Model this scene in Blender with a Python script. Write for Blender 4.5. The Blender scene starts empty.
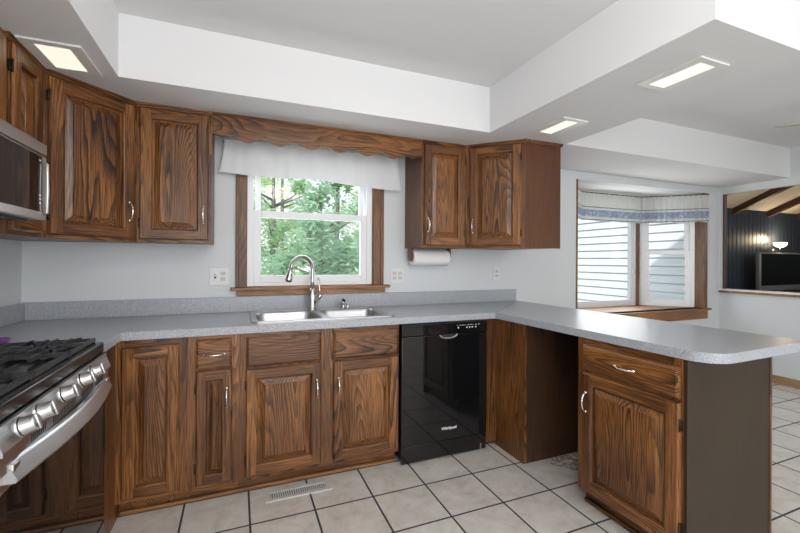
import bpy, bmesh, math, random
from mathutils import Vector, Matrix
sc = bpy.context.scene
COL = sc.collection
random.seed(7)

# ------------------------------------------------------------------ camera
cam_d = bpy.data.cameras.new('camera'); cam = bpy.data.objects.new('camera', cam_d); COL.objects.link(cam)
cam_d.sensor_width = 36.0; cam_d.lens = 397.55 / 800 * 36.0
cam_d.shift_y = -6.03 / 800; cam_d.clip_start = 0.02; cam_d.clip_end = 300
YAW = .3882
cam.matrix_world = Matrix.Translation((0, 0, 1.2645)) @ Matrix.Rotation(-YAW, 4, 'Z') @ Matrix.Rotation(math.pi/2, 4, 'X') @ Matrix.Rotation(.0052, 4, 'Z')
sc.camera = cam
sc.view_settings.view_transform = 'Standard'; sc.view_settings.look = 'None'
sc.view_settings.gamma = 1.0; sc.view_settings.exposure = 0.17
sc.view_settings.use_curve_mapping = False

# ------------------------------------------------------------------ sky, sun, large lights
w = bpy.data.worlds.new('sky'); sc.world = w; w.use_nodes = True
nt = w.node_tree; bg = nt.nodes['Background']
tc = nt.nodes.new('ShaderNodeTexCoord'); sx = nt.nodes.new('ShaderNodeSeparateXYZ'); rp = nt.nodes.new('ShaderNodeValToRGB')
nt.links.new(tc.outputs['Generated'], sx.inputs[0]); nt.links.new(sx.outputs['Z'], rp.inputs[0]); nt.links.new(rp.outputs[0], bg.inputs[0])
rp.color_ramp.elements[0].color = (.95, .97, 1, 1); rp.color_ramp.elements[1].color = (.62, .78, 1, 1)
bg.inputs[1].default_value = 1.15
sd = bpy.data.lights.new('sun', 'SUN'); sun = bpy.data.objects.new('sun', sd); COL.objects.link(sun)
sd.energy = 2.9; sd.angle = .03; sd.color = (1, .96, .9)
sun.rotation_euler = Vector((-.62, -.22, .78)).to_track_quat('Z', 'Y').to_euler()

def area(name, loc, target, sx_, sy_, watts, col=(1, 1, 1)):
    d = bpy.data.lights.new(name, 'AREA'); o = bpy.data.objects.new(name, d); COL.objects.link(o)
    d.shape = 'RECTANGLE'; d.size = sx_; d.size_y = sy_; d.energy = watts; d.color = col
    o.location = loc; o.rotation_euler = (Vector(loc) - Vector(target)).to_track_quat('Z', 'Y').to_euler()
    return o
# added fill lights behind the camera; the rear wall has no openings
area('rear_fill', (1.0, -2.42, 1.35), (1.2, 3, 1.3), 3.6, 1.9, 78, (.98, .99, 1))
area('dining_fill', (4.2, -2.42, 1.35), (4.0, 3, 1.3), 1.8, 1.9, 9, (1, .98, .96))
# daylight entering through the two windows
area('sink_window_daylight', (.5, 3.02, 1.5), (.5, 0, .9), 0.8, .85, 5, (.96, .99, 1))
area('bay_window_daylight', (4.0, 3.30, 1.38), (3.8, 0, 1.0), 1.0, 1.15, 7, (.97, .99, 1))

# ------------------------------------------------------------------ materials
def mat(name, col, rough=.5, metal=0.0, spec=.5, emit=None, estr=0):
    m = bpy.data.materials.new(name); m.use_nodes = True
    b = m.node_tree.nodes['Principled BSDF']
    b.inputs['Base Color'].default_value = (*col, 1); b.inputs['Roughness'].default_value = rough
    b.inputs['Metallic'].default_value = metal; b.inputs['Specular IOR Level'].default_value = spec
    if emit: b.inputs['Emission Color'].default_value = (*emit, 1); b.inputs['Emission Strength'].default_value = estr
    return m
def srgb(r, g, b):
    f = lambda c: (c/255/12.92) if c/255 <= .04045 else ((c/255+.055)/1.055)**2.4
    return (f(r), f(g), f(b))
class N:
    def __init__(s, m): s.t = m.node_tree; s.b = s.t.nodes['Principled BSDF']
    def n(s, typ, **k):
        x = s.t.nodes.new(typ)
        for a, v in k.items():
            if isinstance(a, str) and a.startswith('i_'): x.inputs[a[2:].replace('_', ' ')].default_value = v
            else: setattr(x, a, v)
        return x
    def l(s, a, b): s.t.links.new(a, b)
    def math(s, op, a, b=None, c=None):
        x = s.t.nodes.new('ShaderNodeMath'); x.operation = op
        for i, v in enumerate((a, b, c)):
            if v is None: continue
            if isinstance(v, (int, float)): x.inputs[i].default_value = v
            else: s.l(v, x.inputs[i])
        return x.outputs[0]
    def ramp(s, fac, stops):
        x = s.t.nodes.new('ShaderNodeValToRGB'); e = x.color_ramp.elements
        while len(e) < len(stops): e.new(.5)
        for i, (p, c) in enumerate(stops): e[i].position = p; e[i].color = (*c, 1)
        s.l(fac, x.inputs[0]); return x.outputs[0]
    def mix(s, fac, a, b, mode='MIX'):
        x = s.t.nodes.new('ShaderNodeMix'); x.data_type = 'RGBA'; x.blend_type = mode
        for i, v in ((0, fac), (6, a), (7, b)):
            if isinstance(v, (int, float)): x.inputs[i].default_value = v
            elif isinstance(v, tuple): x.inputs[i].default_value = (*v, 1)
            else: s.l(v, x.inputs[i])
        return x.outputs[2]
    def noise(s, vec, scale, detail=2, rough=.5, dist=0):
        x = s.n('ShaderNodeTexNoise'); s.l(vec, x.inputs['Vector'])
        x.inputs['Scale'].default_value = scale; x.inputs['Detail'].default_value = detail
        x.inputs['Roughness'].default_value = rough; x.inputs['Distortion'].default_value = dist
        return x.outputs[0]

def oak(name, axis, light, mid, dark, contrast=1.0, rough=.34, rings=11, straight=.13, nscale=4.6):
    m = mat(name, mid, rough); q = N(m)
    tc = q.n('ShaderNodeTexCoord'); oi = q.n('ShaderNodeObjectInfo')
    off = q.n('ShaderNodeVectorMath', operation='SCALE'); cx = q.n('ShaderNodeCombineXYZ')
    for i in range(3): q.l(q.math('MULTIPLY', oi.outputs['Random'], (17., 31., 23.)[i]), cx.inputs[i])
    ad = q.n('ShaderNodeVectorMath', operation='ADD'); q.l(tc.outputs['Object'], ad.inputs[0]); q.l(cx.outputs[0], ad.inputs[1])
    def stretched(k):
        mp = q.n('ShaderNodeMapping'); s = [1, 1, 1]; s['xyz'.index(axis)] = k
        mp.inputs['Scale'].default_value = s; q.l(ad.outputs[0], mp.inputs[0]); return mp.outputs[0]
    n1 = q.noise(stretched(straight), nscale, 1.6, .45, .25)
    wob = q.noise(stretched(.3), 60, 2, .5)
    ring = q.math('FRACT', q.math('ADD', q.math('MULTIPLY', n1, rings * 3.4), q.math('MULTIPLY', wob, .35)))
    ringc = q.ramp(ring, [(.0, (.95, .95, .95)), (.09, (.0, .0, .0)), (.34, (.34, .34, .34)), (.68, (.85, .85, .85)), (1, (1, 1, 1))])
    pores = q.noise(stretched(.03), 240, 2, .65)
    pc = q.ramp(pores, [(.38, (.15, .15, .15)), (.54, (1, 1, 1))])
    blot = q.noise(stretched(.4), 2.6, 2, .5)
    zone = q.ramp(q.noise(stretched(.25), 7.0, 1, .5), [(.38, (.45, .45, .45)), (.60, (1, 1, 1))])
    body = q.mix(q.ramp(blot, [(.35, (0, 0, 0)), (.68, (1, 1, 1))]), mid, light)
    c1 = q.mix(ringc, dark, body)
    c1 = q.mix(q.math('MULTIPLY', zone, contrast), body, c1)
    c2 = q.mix(.75 * contrast, c1, q.mix(1.0, c1, pc, 'MULTIPLY'))
    q.l(c2, q.b.inputs['Base Color'])
    bp = q.n('ShaderNodeBump'); bp.inputs['Strength'].default_value = .12; bp.inputs['Distance'].default_value = .002
    q.l(pores, bp.inputs['Height']); q.l(bp.outputs[0], q.b.inputs['Normal'])
    return m
L_, M_, D_ = srgb(174, 115, 61), srgb(118, 73, 38), srgb(26, 14, 8)
OV = oak('oak_vertical', 'z', L_, M_, D_, 1.0, .32, 9, .045, 8.5)
OP = oak('oak_cathedral_panel', 'z', L_, M_, D_, 1.0, .32, 13, .12, 4.4)
OH = oak('oak_horizontal', 'x', L_, M_, D_, 1.0, .32, 9, .06, 8.0)
ODR = oak('oak_drawer_front', 'x', L_, M_, D_, 1.0, .32, 12, .12, 5.0)
OD = oak('oak_side_grain', 'y', L_, M_, D_)
OS = oak('oak_smooth_panel', 'z', srgb(108, 66, 34), srgb(92, 55, 28), srgb(68, 40, 20), .4, .38, 3)
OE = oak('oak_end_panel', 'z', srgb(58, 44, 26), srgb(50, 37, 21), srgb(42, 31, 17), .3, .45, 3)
OT = oak('oak_trim_light', 'x', srgb(190, 140, 90), srgb(150, 102, 60), srgb(100, 62, 34), .7, .4, 6)
OTV = oak('oak_trim_upright', 'z', srgb(154, 106, 62), srgb(114, 74, 42), srgb(66, 40, 22), .8, .4, 7)
BASEW = oak('oak_baseboard', 'y', srgb(186, 152, 112), srgb(160, 126, 88), srgb(120, 90, 60), .5, .4, 5)
RAW = oak('raw_panel_wood', 'z', srgb(84, 56, 36), srgb(64, 42, 27), srgb(44, 28, 18), .5, .6, 4)

def wallmat(name, col):
    m = mat(name, col, .75, spec=.25); q = N(m); g = q.n('ShaderNodeNewGeometry')
    n = q.noise(g.outputs['Position'], 130, 3); bp = q.n('ShaderNodeBump'); bp.inputs['Strength'].default_value = .08; bp.inputs['Distance'].default_value = .002
    q.l(n, bp.inputs['Height']); q.l(bp.outputs[0], q.b.inputs['Normal']); return m
WALL = wallmat('wall_paint', srgb(219, 222, 224))
CEIL = wallmat('ceiling_paint', srgb(232, 232, 233))
WHITE = mat('white_paint', srgb(238, 238, 240), .4)
VINYL = mat('white_vinyl', srgb(240, 241, 243), .35)
PLATE = mat('white_wall_plate', srgb(228, 229, 229), .4)
PLATED = mat('outlet_face', srgb(206, 203, 194), .45)
DARKSLOT = mat('dark_slot', (.02, .02, .02), .6)
STEEL = mat('stainless_steel', (.60, .60, .61), .30, 1)
SINKS = mat('sink_steel', (.50, .50, .51), .34, 1)
NICKEL = mat('brushed_nickel', (.60, .58, .56), .24, 1)
CHROME = mat('polished_chrome', (.86, .85, .83), .12, 1)
BRONZE = mat('dark_hinge_metal', (.05, .04, .03), .4, .8)
BLACKG = mat('black_gloss', (.006, .006, .007), .05, 0, .6)
GLASSB = mat('black_oven_glass', (.008, .007, .007), .03, 0, .5); GLASSB.node_tree.nodes['Principled BSDF'].inputs['IOR'].default_value = 1.6
BLACKM = mat('black_enamel', (.012, .012, .013), .22)
IRON = mat('cast_iron', (.025, .025, .027), .38)
PRINT = mat('white_print', (.8, .8, .82), .5)
PAPER = mat('white_paper', srgb(240, 240, 240), .9, spec=.1)
LENS = mat('warm_light_lens', (.6, .6, .56), .4, emit=(1, .94, .78), estr=.78)
TRIMW = mat('light_trim_white', srgb(236, 236, 233), .4)
BLUE = mat('navy_panelled_wall', srgb(54, 62, 74), .35)
BEAM = oak('dark_beam', 'y', srgb(96, 60, 42), srgb(72, 42, 28), srgb(40, 22, 14), .6, .5, 4)
FCEIL = mat('family_room_ceiling', srgb(214, 200, 180), .7)
REG = mat('register_metal', srgb(214, 212, 208), .4)
BARK = mat('bark', (.22, .19, .16), .9)

# counter laminate
LAM = mat('grey_laminate', srgb(172, 176, 184), .28); q = N(LAM); g = q.n('ShaderNodeNewGeometry')
s1 = q.noise(g.outputs['Position'], 300, 2); s2 = q.noise(g.outputs['Position'], 700, 1)
c = q.ramp(s1, [(.42, srgb(138, 142, 150)), (.5, srgb(168, 172, 179)), (.60, srgb(198, 201, 207))])
q.l(q.mix(.25, c, q.ramp(s2, [(.4, srgb(130, 134, 142)), (.6, srgb(205, 208, 214))])), q.b.inputs['Base Color'])
# floor tile
TILE = mat('floor_tile', (.6, .57, .53), .32); q = N(TILE); g = q.n('ShaderNodeNewGeometry'); sp = q.n('ShaderNodeSeparateXYZ'); q.l(g.outputs['Position'], sp.inputs[0])
TX, TY, X0, Y0 = .3085, .303, .062, 2.022
fx = q.math('ABSOLUTE', q.math('SUBTRACT', q.math('FRACT', q.math('ADD', q.math('DIVIDE', q.math('SUBTRACT', sp.outputs[0], X0), TX), 100.5)), .5))
fy = q.math('ABSOLUTE', q.math('SUBTRACT', q.math('FRACT', q.math('ADD', q.math('DIVIDE', q.math('SUBTRACT', sp.outputs[1], Y0), TY), 100.5)), .5))
gm = q.math('LESS_THAN', q.math('MINIMUM', fx, fy), .0165)
cell = q.n('ShaderNodeCombineXYZ')
q.l(q.math('FLOOR', q.math('DIVIDE', q.math('SUBTRACT', sp.outputs[0], X0), TX)), cell.inputs[0]); q.l(q.math('FLOOR', q.math('DIVIDE', q.math('SUBTRACT', sp.outputs[1], Y0), TY)), cell.inputs[1])
wn = q.n('ShaderNodeTexWhiteNoise'); q.l(cell.outputs[0], wn.inputs['Vector'])
va = q.n('ShaderNodeVectorMath', operation='ADD'); q.l(g.outputs['Position'], va.inputs[0]); q.l(wn.outputs['Color'], va.inputs[1])
mot = q.noise(va.outputs[0], 9, 6, .68, .6)
tcol = q.ramp(mot, [(.30, srgb(200, 192, 181)), (.48, srgb(220, 214, 206)), (.70, srgb(236, 232, 226))])
tcol = q.mix(.10, tcol, q.ramp(wn.outputs[0], [(0, srgb(180, 170, 158)), (1, srgb(225, 220, 214))]))
q.l(q.mix(gm, tcol, srgb(58, 62, 68)), q.b.inputs['Base Color'])
q.l(q.ramp(gm, [(0, (.30, .30, .30)), (1, (.8, .8, .8))]), q.b.inputs['Roughness'])
bp = q.n('ShaderNodeBump'); bp.inputs['Strength'].default_value = .5; bp.inputs['Distance'].default_value = .003
q.l(q.math('ADD', q.math('SUBTRACT', 1.0, gm), q.math('MULTIPLY', mot, .25)), bp.inputs['Height']); q.l(bp.outputs[0], q.b.inputs['Normal'])
STONE = mat('broken_mortar', (.4, .36, .3), .9); q = N(STONE); g = q.n('ShaderNodeNewGeometry')
q.l(q.ramp(q.noise(g.outputs['Position'], 30, 5, .7), [(.40, srgb(120, 106, 90)), (.5, srgb(186, 174, 158)), (.60, srgb(236, 230, 222))]), q.b.inputs['Base Color'])

# glass: thin clear pane
GLASS = bpy.data.materials.new('window_glass'); GLASS.use_nodes = True; t = GLASS.node_tree; t.nodes.clear()
o_ = t.nodes.new('ShaderNodeOutputMaterial'); mx = t.nodes.new('ShaderNodeMixShader'); tr = t.nodes.new('ShaderNodeBsdfTransparent'); gl = t.nodes.new('ShaderNodeBsdfGlossy')
gl.inputs['Roughness'].default_value = .02; mx.inputs[0].default_value = .012; tr.inputs[0].default_value = (.97, .98, .98, 1)
t.links.new(tr.outputs[0], mx.inputs[1]); t.links.new(gl.outputs[0], mx.inputs[2]); t.links.new(mx.outputs[0], o_.inputs[0])
# sheer cloth
def cloth(name, col, tl):
    m = bpy.data.materials.new(name); m.use_nodes = True; t = m.node_tree
    b = t.nodes['Principled BSDF']; b.inputs['Base Color'].default_value = (*col, 1); b.inputs['Roughness'].default_value = .9
    o_ = t.nodes['Material Output']; mx = t.nodes.new('ShaderNodeMixShader'); tl_ = t.nodes.new('ShaderNodeBsdfTranslucent'); tl_.inputs[0].default_value = (*col, 1)
    mx.inputs[0].default_value = tl; t.links.new(b.outputs[0], mx.inputs[1]); t.links.new(tl_.outputs[0], mx.inputs[2]); t.links.new(mx.outputs[0], o_.inputs[0])
    return m, t, b, tl_
SHEER = cloth('white_sheer_cloth', srgb(240, 241, 243), .22)[0]
BAND, t, b_, tl_ = cloth('blue_banded_cloth', srgb(240, 240, 238), .5)
class Q2(N):
    def __init__(s, t): s.t = t
q = Q2(t); g = q.n('ShaderNodeNewGeometry'); sp = q.n('ShaderNodeSeparateXYZ'); q.l(g.outputs['Position'], sp.inputs[0])
zf = q.math('DIVIDE', q.math('SUBTRACT', sp.outputs[2], 1.72), .32)
cr = q.n('ShaderNodeValToRGB'); cr.color_ramp.interpolation = 'CONSTANT'
W_, B_, Dk = srgb(240, 240, 238), srgb(172, 190, 216), srgb(120, 124, 142)
st = [(0, W_), (.035, Dk), (.055, W_), (.13, W_), (.15, B_), (.37, B_), (.39, W_), (.47, Dk), (.495, W_)]
e = cr.color_ramp.elements
while len(e) < len(st): e.new(.5)
for i, (p, c_) in enumerate(st): e[i].position = p; e[i].color = (*c_, 1)
q.l(zf, cr.inputs[0])
pat = q.noise(g.outputs['Position'], 60, 2); inband = q.math('MULTIPLY', q.math('GREATER_THAN', zf, .16), q.math('LESS_THAN', zf, .36))
cc = q.mix(q.math('MULTIPLY', inband, q.math('GREATER_THAN', pat, .54)), cr.outputs[0], srgb(226, 228, 232))
q.l(cc, b_.inputs['Base Color']); q.l(cc, tl_.inputs[0])
# siding / grass / leaves
SIDING = mat('white_siding', srgb(214, 217, 221), .6)
GRASS = mat('lawn', (.2, .34, .1), .9); q = N(GRASS); g = q.n('ShaderNodeNewGeometry'); q.l(q.ramp(q.noise(g.outputs['Position'], 3, 5), [(.3, (.14, .26, .07)), (.7, (.32, .46, .16))]), q.b.inputs['Base Color'])
def leafmat(n, a, b):
    m = mat(n, a, .6); q = N(m); g = q.n('ShaderNodeNewGeometry'); q.l(q.ramp(q.noise(g.outputs['Position'], 1.6, 3), [(.35, a), (.65, b)]), q.b.inputs['Base Color'])
    q.b.inputs['Transmission Weight'].default_value = 0
    t = m.node_tree; tl = t.nodes.new('ShaderNodeBsdfTranslucent'); tl.inputs[0].default_value = (*b, 1); mx = t.nodes.new('ShaderNodeMixShader'); mx.inputs[0].default_value = .4
    t.links.new(q.b.outputs[0], mx.inputs[1]); t.links.new(tl.outputs[0], mx.inputs[2]); t.links.new(mx.outputs[0], t.nodes['Material Output'].inputs[0]); return m
LEAF1 = leafmat('leaves_green', (.24, .44, .20), (.54, .76, .44))
LEAF2 = leafmat('leaves_bluegreen', (.20, .38, .20), (.46, .68, .46))
LEAF3 = leafmat('leaves_yellowgreen', (.42, .58, .16), (.74, .86, .40))

# ------------------------------------------------------------------ helpers
class MB:
    """collects shapes, then links them as one mesh object"""
    def __init__(s): s.bm = bmesh.new(); s.mats = []
    def mi(s, m):
        if m not in s.mats: s.mats.append(m)
        return s.mats.index(m)
    def face(s, pts, m=None, smooth=False):
        vs = [s.bm.verts.new(p) for p in pts]
        try:
            f = s.bm.faces.new(vs)
        except ValueError: return
        f.material_index = s.mi(m) if m else 0; f.smooth = smooth; return f
    def grid(s, rows, m=None, closed=False, smooth=True, caps=False):
        vr = [[s.bm.verts.new(p) for p in r] for r in rows]; k = s.mi(m) if m else 0
        n = len(rows[0])
        for a, b in zip(vr, vr[1:]):
            for i in range(n if closed else n-1):
                j = (i+1) % n
                f = s.bm.faces.new((a[i], a[j], b[j], b[i])); f.material_index = k; f.smooth = smooth
        if caps:
            for r in (vr[0], vr[-1]):
                f = s.bm.faces.new(r); f.material_index = k
        return vr
    def box(s, x0, x1, y0, y1, z0, z1, m=None, bev=0):
        if x0 > x1: x0, x1 = x1, x0
        if y0 > y1: y0, y1 = y1, y0
        vs = [s.bm.verts.new((x, y, z)) for x in (x0, x1) for y in (y0, y1) for z in (z0, z1)]
        k = s.mi(m) if m else 0; fs = []
        for q in ((0,1,3,2),(4,6,7,5),(0,4,5,1),(2,3,7,6),(0,2,6,4),(1,5,7,3)):
            f = s.bm.faces.new([vs[i] for i in q]); f.material_index = k; fs.append(f)
        if bev > 0:
            es = list({e for f in fs for e in f.edges})
            r = bmesh.ops.bevel(s.bm, geom=es, offset=bev, segments=2, affect='EDGES', profile=.5)
            for f in r['faces']: f.material_index = k; f.smooth = True
    def tube(s, pts, r, m=None, n=10, cap=True, flat=1.0):
        pts = [Vector(p) for p in pts]; rs = r if isinstance(r, (list, tuple)) else [r]*len(pts)
        rows = []; up = None
        for i, p in enumerate(pts):
            d = (pts[min(i+1, len(pts)-1)] - pts[max(i-1, 0)]).normalized()
            if up is None: up = Vector((0, 0, 1)) if abs(d.z) < .9 else Vector((1, 0, 0))
            a = d.cross(up).normalized(); b = a.cross(d).normalized(); up = b
            rows.append([p + a*math.cos(t)*rs[i] + b*math.sin(t)*rs[i]*flat for t in [2*math.pi*k/n for k in range(n)]])
        s.grid(rows, m, closed=True, caps=cap)
    def lathe(s, c, prof, m=None, n=24, axis='z', cap=True):
        rows = []
        for (r, h) in prof:
            row = []
            for k in range(n):
                t = 2*math.pi*k/n; a, b = r*math.cos(t), r*math.sin(t)
                row.append({'z': (c[0]+a, c[1]+b, c[2]+h), 'x': (c[0]+h, c[1]+a, c[2]+b), 'y': (c[0]+a, c[1]+h, c[2]+b)}[axis])
            rows.append(row)
        s.grid(rows, m, closed=True, caps=cap)
    def prism(s, loops, z0, z1, m=None):
        """vertical prism of an outline (first loop) with holes"""
        cu = bpy.data.curves.new('tmp', 'CURVE'); cu.dimensions = '2D'; cu.fill_mode = 'BOTH'; cu.extrude = (z1-z0)/2
        for lp in loops:
            sp = cu.splines.new('POLY'); sp.points.add(len(lp)-1)
            for i, p in enumerate(lp): sp.points[i].co = (p[0], p[1], 0, 1)
            sp.use_cyclic_u = True
        ob = bpy.data.objects.new('tmp', cu); me = ob.to_mesh(); k = s.mi(m) if m else 0
        vs = [s.bm.verts.new((v.co.x, v.co.y, v.co.z + (z0+z1)/2)) for v in me.vertices]
        for p in me.polygons:
            try: f = s.bm.faces.new([vs[i] for i in p.vertices]); f.material_index = k
            except ValueError: pass
        ob.to_mesh_clear(); bpy.data.objects.remove(ob); bpy.data.curves.remove(cu)
    def xform(s, M): bmesh.ops.transform(s.bm, matrix=M, verts=s.bm.verts[:])

_bases = {}
def build(s, name, m=None, parent=None, **k):
    """world-authored meshes: subtract the root's location"""
    off = _bases.get(parent.name, Vector((0, 0, 0))) if parent is not None else Vector((0, 0, 0))
    if off.length: bmesh.ops.translate(s.bm, verts=s.bm.verts[:], vec=-off)
    if not s.mats: s.mats = [m]
    normals = k.get('normals', True)
    bmesh.ops.remove_doubles(s.bm, verts=s.bm.verts[:], dist=1e-5)
    if normals: bmesh.ops.recalc_face_normals(s.bm, faces=s.bm.faces[:])
    me = bpy.data.meshes.new(name); s.bm.to_mesh(me); s.bm.free()
    for x in s.mats: me.materials.append(x)
    o = bpy.data.objects.new(name, me); COL.objects.link(o)
    if parent is not None: o.parent = parent; _bases[o.name] = off
    return o
MB.build = build
def thing(name, label, cat, loc=(0, 0, 0), rz=0, group=None, local=False):
    o = bpy.data.objects.new(name, None); COL.objects.link(o); o.empty_display_size = .05
    o.location = loc; o.rotation_euler = (0, 0, rz); o['label'] = label; o['category'] = cat
    if group: o['group'] = group
    _bases[o.name] = Vector((0, 0, 0)) if local else Vector(loc)
    return o
def tag(o, label, cat, group=None, kind=None):
    if label: o['label'] = label; o['category'] = cat
    if group: o['group'] = group
    if kind: o['kind'] = kind
    return o
def struct(o): o['kind'] = 'structure'; return o
def recenter(o, loc):
    """move a one-mesh thing's origin to its base"""
    v = Vector(loc); o.data.transform(Matrix.Translation(-v)); o.location = v; return o

# ------------------------------------------------------------------ setting
XL, XR, YB, YR = -1.1275, 5.22, 2.887, -2.5
ZS, ZC = 2.1287, 2.4315
SX = 2.235
b = MB(); b.box(XL-.12, XR+.12, YR-.12, YB, -.1, 0); struct(b.build('floor', TILE))
b = MB()
b.box(XL-.12, XR+.12, YR-.12, YB+.12, ZC, ZC+.12)
b.box(XL, XR, 2.25, YB, ZS, ZC); b.box(XL, -.527, YR, 2.25, ZS, ZC); b.box(1.567, SX, .885, 2.25, ZS, ZC)
struct(b.build('ceiling', CEIL))
def wall_y(b, y0, y1, x0, x1, z0, z1, holes):
    holes = sorted(holes); x = x0
    for (hx0, hx1, hz0, hz1) in holes:
        b.box(x, hx0, y0, y1, z0, z1); b.box(hx0, hx1, y0, y1, z0, hz0); b.box(hx0, hx1, y0, y1, hz1, z1); x = hx1
    b.box(x, x1, y0, y1, z0, z1)
WX0, WX1, WZ0, WZ1 = .057, .955, 1.082, 2.0
BX0, BX1, BZ0, BZ1 = 3.0, 5.0, .735, 2.055
b = MB(); wall_y(b, YB, YB+.12, XL-.12, XR+.12, 0, ZC, [(WX0, WX1, WZ0, WZ1), (BX0, BX1, BZ0, BZ1)]); struct(b.build('wall_back', WALL))
b = MB(); b.box(XL-.12, XL, YR, YB, 0, ZC); struct(b.build('wall_left', WALL))
b = MB(); wall_y(b, YR-.12, YR, XL-.12, XR+.12, 0, ZC, []); struct(b.build('wall_rear', WALL))
OZ0, OZ1, OY0, OY1 = .945, 2.05, .4, 2.855
b = MB()
b.box(XR, XR+.05, OY1, YB, 0, ZC); b.box(XR, XR+.05, YR, OY0, 0, ZC); b.box(XR, XR+.05, OY0, OY1, 0, OZ0-.03); b.box(XR, XR+.05, OY0, OY1, OZ1, ZC)
struct(b.build('wall_right', WALL))
# pass-through sill and jamb liner
b = MB(); b.box(XR-.045, XR+.08, OY0, OY1+.035, OZ0-.006, OZ0+.012, WHITE, .003); b.box(XR-.032, XR+.06, OY0, OY1+.02, OZ0-.03, OZ0-.006, OT); struct(b.build('trim_1'))
b = MB(); b.box(XR-.004, XR+.054, OY1-.010, OY1, OZ0+.012, OZ1, BEAM); struct(b.build('trim_2'))
# baseboards
b = MB(); b.box(XR-.014, XR, YR, YB-.014, 0, .085, BASEW, .003); struct(b.build('baseboard_right'))
b = MB(); b.box(2.36, XR, YB-.014, YB, 0, .085, OT, .003); struct(b.build('baseboard_back'))
# quarter round at the toe kick
b = MB(); b.box(-.53, .925, 2.3225, 2.340, 0, .02, OT, .006); struct(b.build('trim_3'))

# --- kitchen window: window_1
def sash(parent, x0, x1, z0, z1, y, fw, name='sash', t=.03):
    b = MB()
    b.box(x0, x0+fw, y, y+t, z0, z1, VINYL, .003); b.box(x1-fw, x1, y, y+t, z0, z1, VINYL, .003)
    b.box(x0+fw, x1-fw, y, y+t, z0, z0+fw, VINYL, .003); b.box(x0+fw, x1-fw, y, y+t, z1-fw, z1, VINYL, .003)
    s = b.build(name, VINYL, parent)
    b = MB(); b.box(x0+fw-.004, x1-fw+.004, y+t/2-.002, y+t/2+.002, z0+fw-.004, z1-fw+.004); b.build('pane', GLASS, s)
    return s
win = MB(); 
# vinyl frame
fx0, fx1, fz0, fz1 = WX0, WX1, WZ0, WZ1
win.box(fx0, fx0+.045, YB+.01, YB+.10, fz0, fz1, VINYL, .003); win.box(fx1-.045, fx1, YB+.01, YB+.10, fz0, fz1, VINYL, .003)
win.box(fx0+.0452, fx1-.0452, YB+.01, YB+.10, fz0, fz0+.025, VINYL, .003); win.box(fx0+.0452, fx1-.0452, YB+.01, YB+.10, fz1-.035, fz1, VINYL, .003)
win = struct(win.build('window_1', VINYL))
sash(win, fx0+.045, fx1-.045, 1.107, 1.605, YB+.015, .048)
sash(win, fx0+.055, fx1-.055, 1.57, fz1-.035, YB+.052, .038)
b = MB()
for xa, xb in ((WX0-.068, WX0), (WX1, WX1+.085)):
    b.box(xa, xb, YB-.016, YB, WZ0-.004, WZ1+.06, OTV, .003); b.box(xa+(.0 if xa < .5 else .055), xa+.02+(.0 if xa < .5 else .06), YB-.024, YB-.014, WZ0-.004, WZ1+.06, OTV, .004)
b.box(WX0, WX1, YB-.016, YB, WZ1, WZ1+.068, OT, .003)
b.box(WX0, WX0+.004, YB, YB+.012, WZ0, WZ1, OTV); b.box(WX1-.004, WX1, YB, YB+.012, WZ0, WZ1, OTV)
b.build('casing', OTV, win)
b = MB(); b.box(-.04, 1.082, YB-.050, YB, 1.058, 1.078, OT, .004); b.box(WX0, WX1, YB-.001, YB+.04, 1.058, 1.0835, OT); b.build('stool', OT, win)
b = MB(); b.box(-.005, 1.052, YB-.016, YB, 1.0195, 1.058, OT, .003); b.build('apron', OT, win)

# --- bay: shelf, roof, angled windows
CY = 3.39; CX0, CX1 = 3.46, 4.52
b = MB()
pl = [(BX0, YB+.12), (BX1, YB+.12), (BX1, YB+.10), (CX1+.04, CY+.12), (CX0-.04, CY+.12), (BX0, YB+.10)]
outer = [(BX0-.05, YB+.12), (BX0-.05, YB+.13), (CX0-.05, CY+.14), (CX1+.05, CY+.14), (BX1+.05, YB+.13), (BX1+.05, YB+.12)]
b.prism([outer], BZ1, BZ1+.15, CEIL); b.prism([outer], BZ0-.12, BZ0-.02, WHITE); struct(b.build('trim_4'))
b = MB(); b.prism([[(BX0, YB), (BX0, YB+.12), (CX0-.02, CY+.10), (CX1+.02, CY+.10), (BX1, YB+.12), (BX1, YB)]], BZ0-.0195, BZ0, OT)
b.box(BX0-.06, BX1+.03, YB-.03, YB, BZ0-.02, BZ0+.004, OT, .004); b.box(BX0-.04, BX1-.02, YB-.016, YB, BZ0-.115, BZ0-.02, OT, .003)
struct(b.build('trim_5'))
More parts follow.
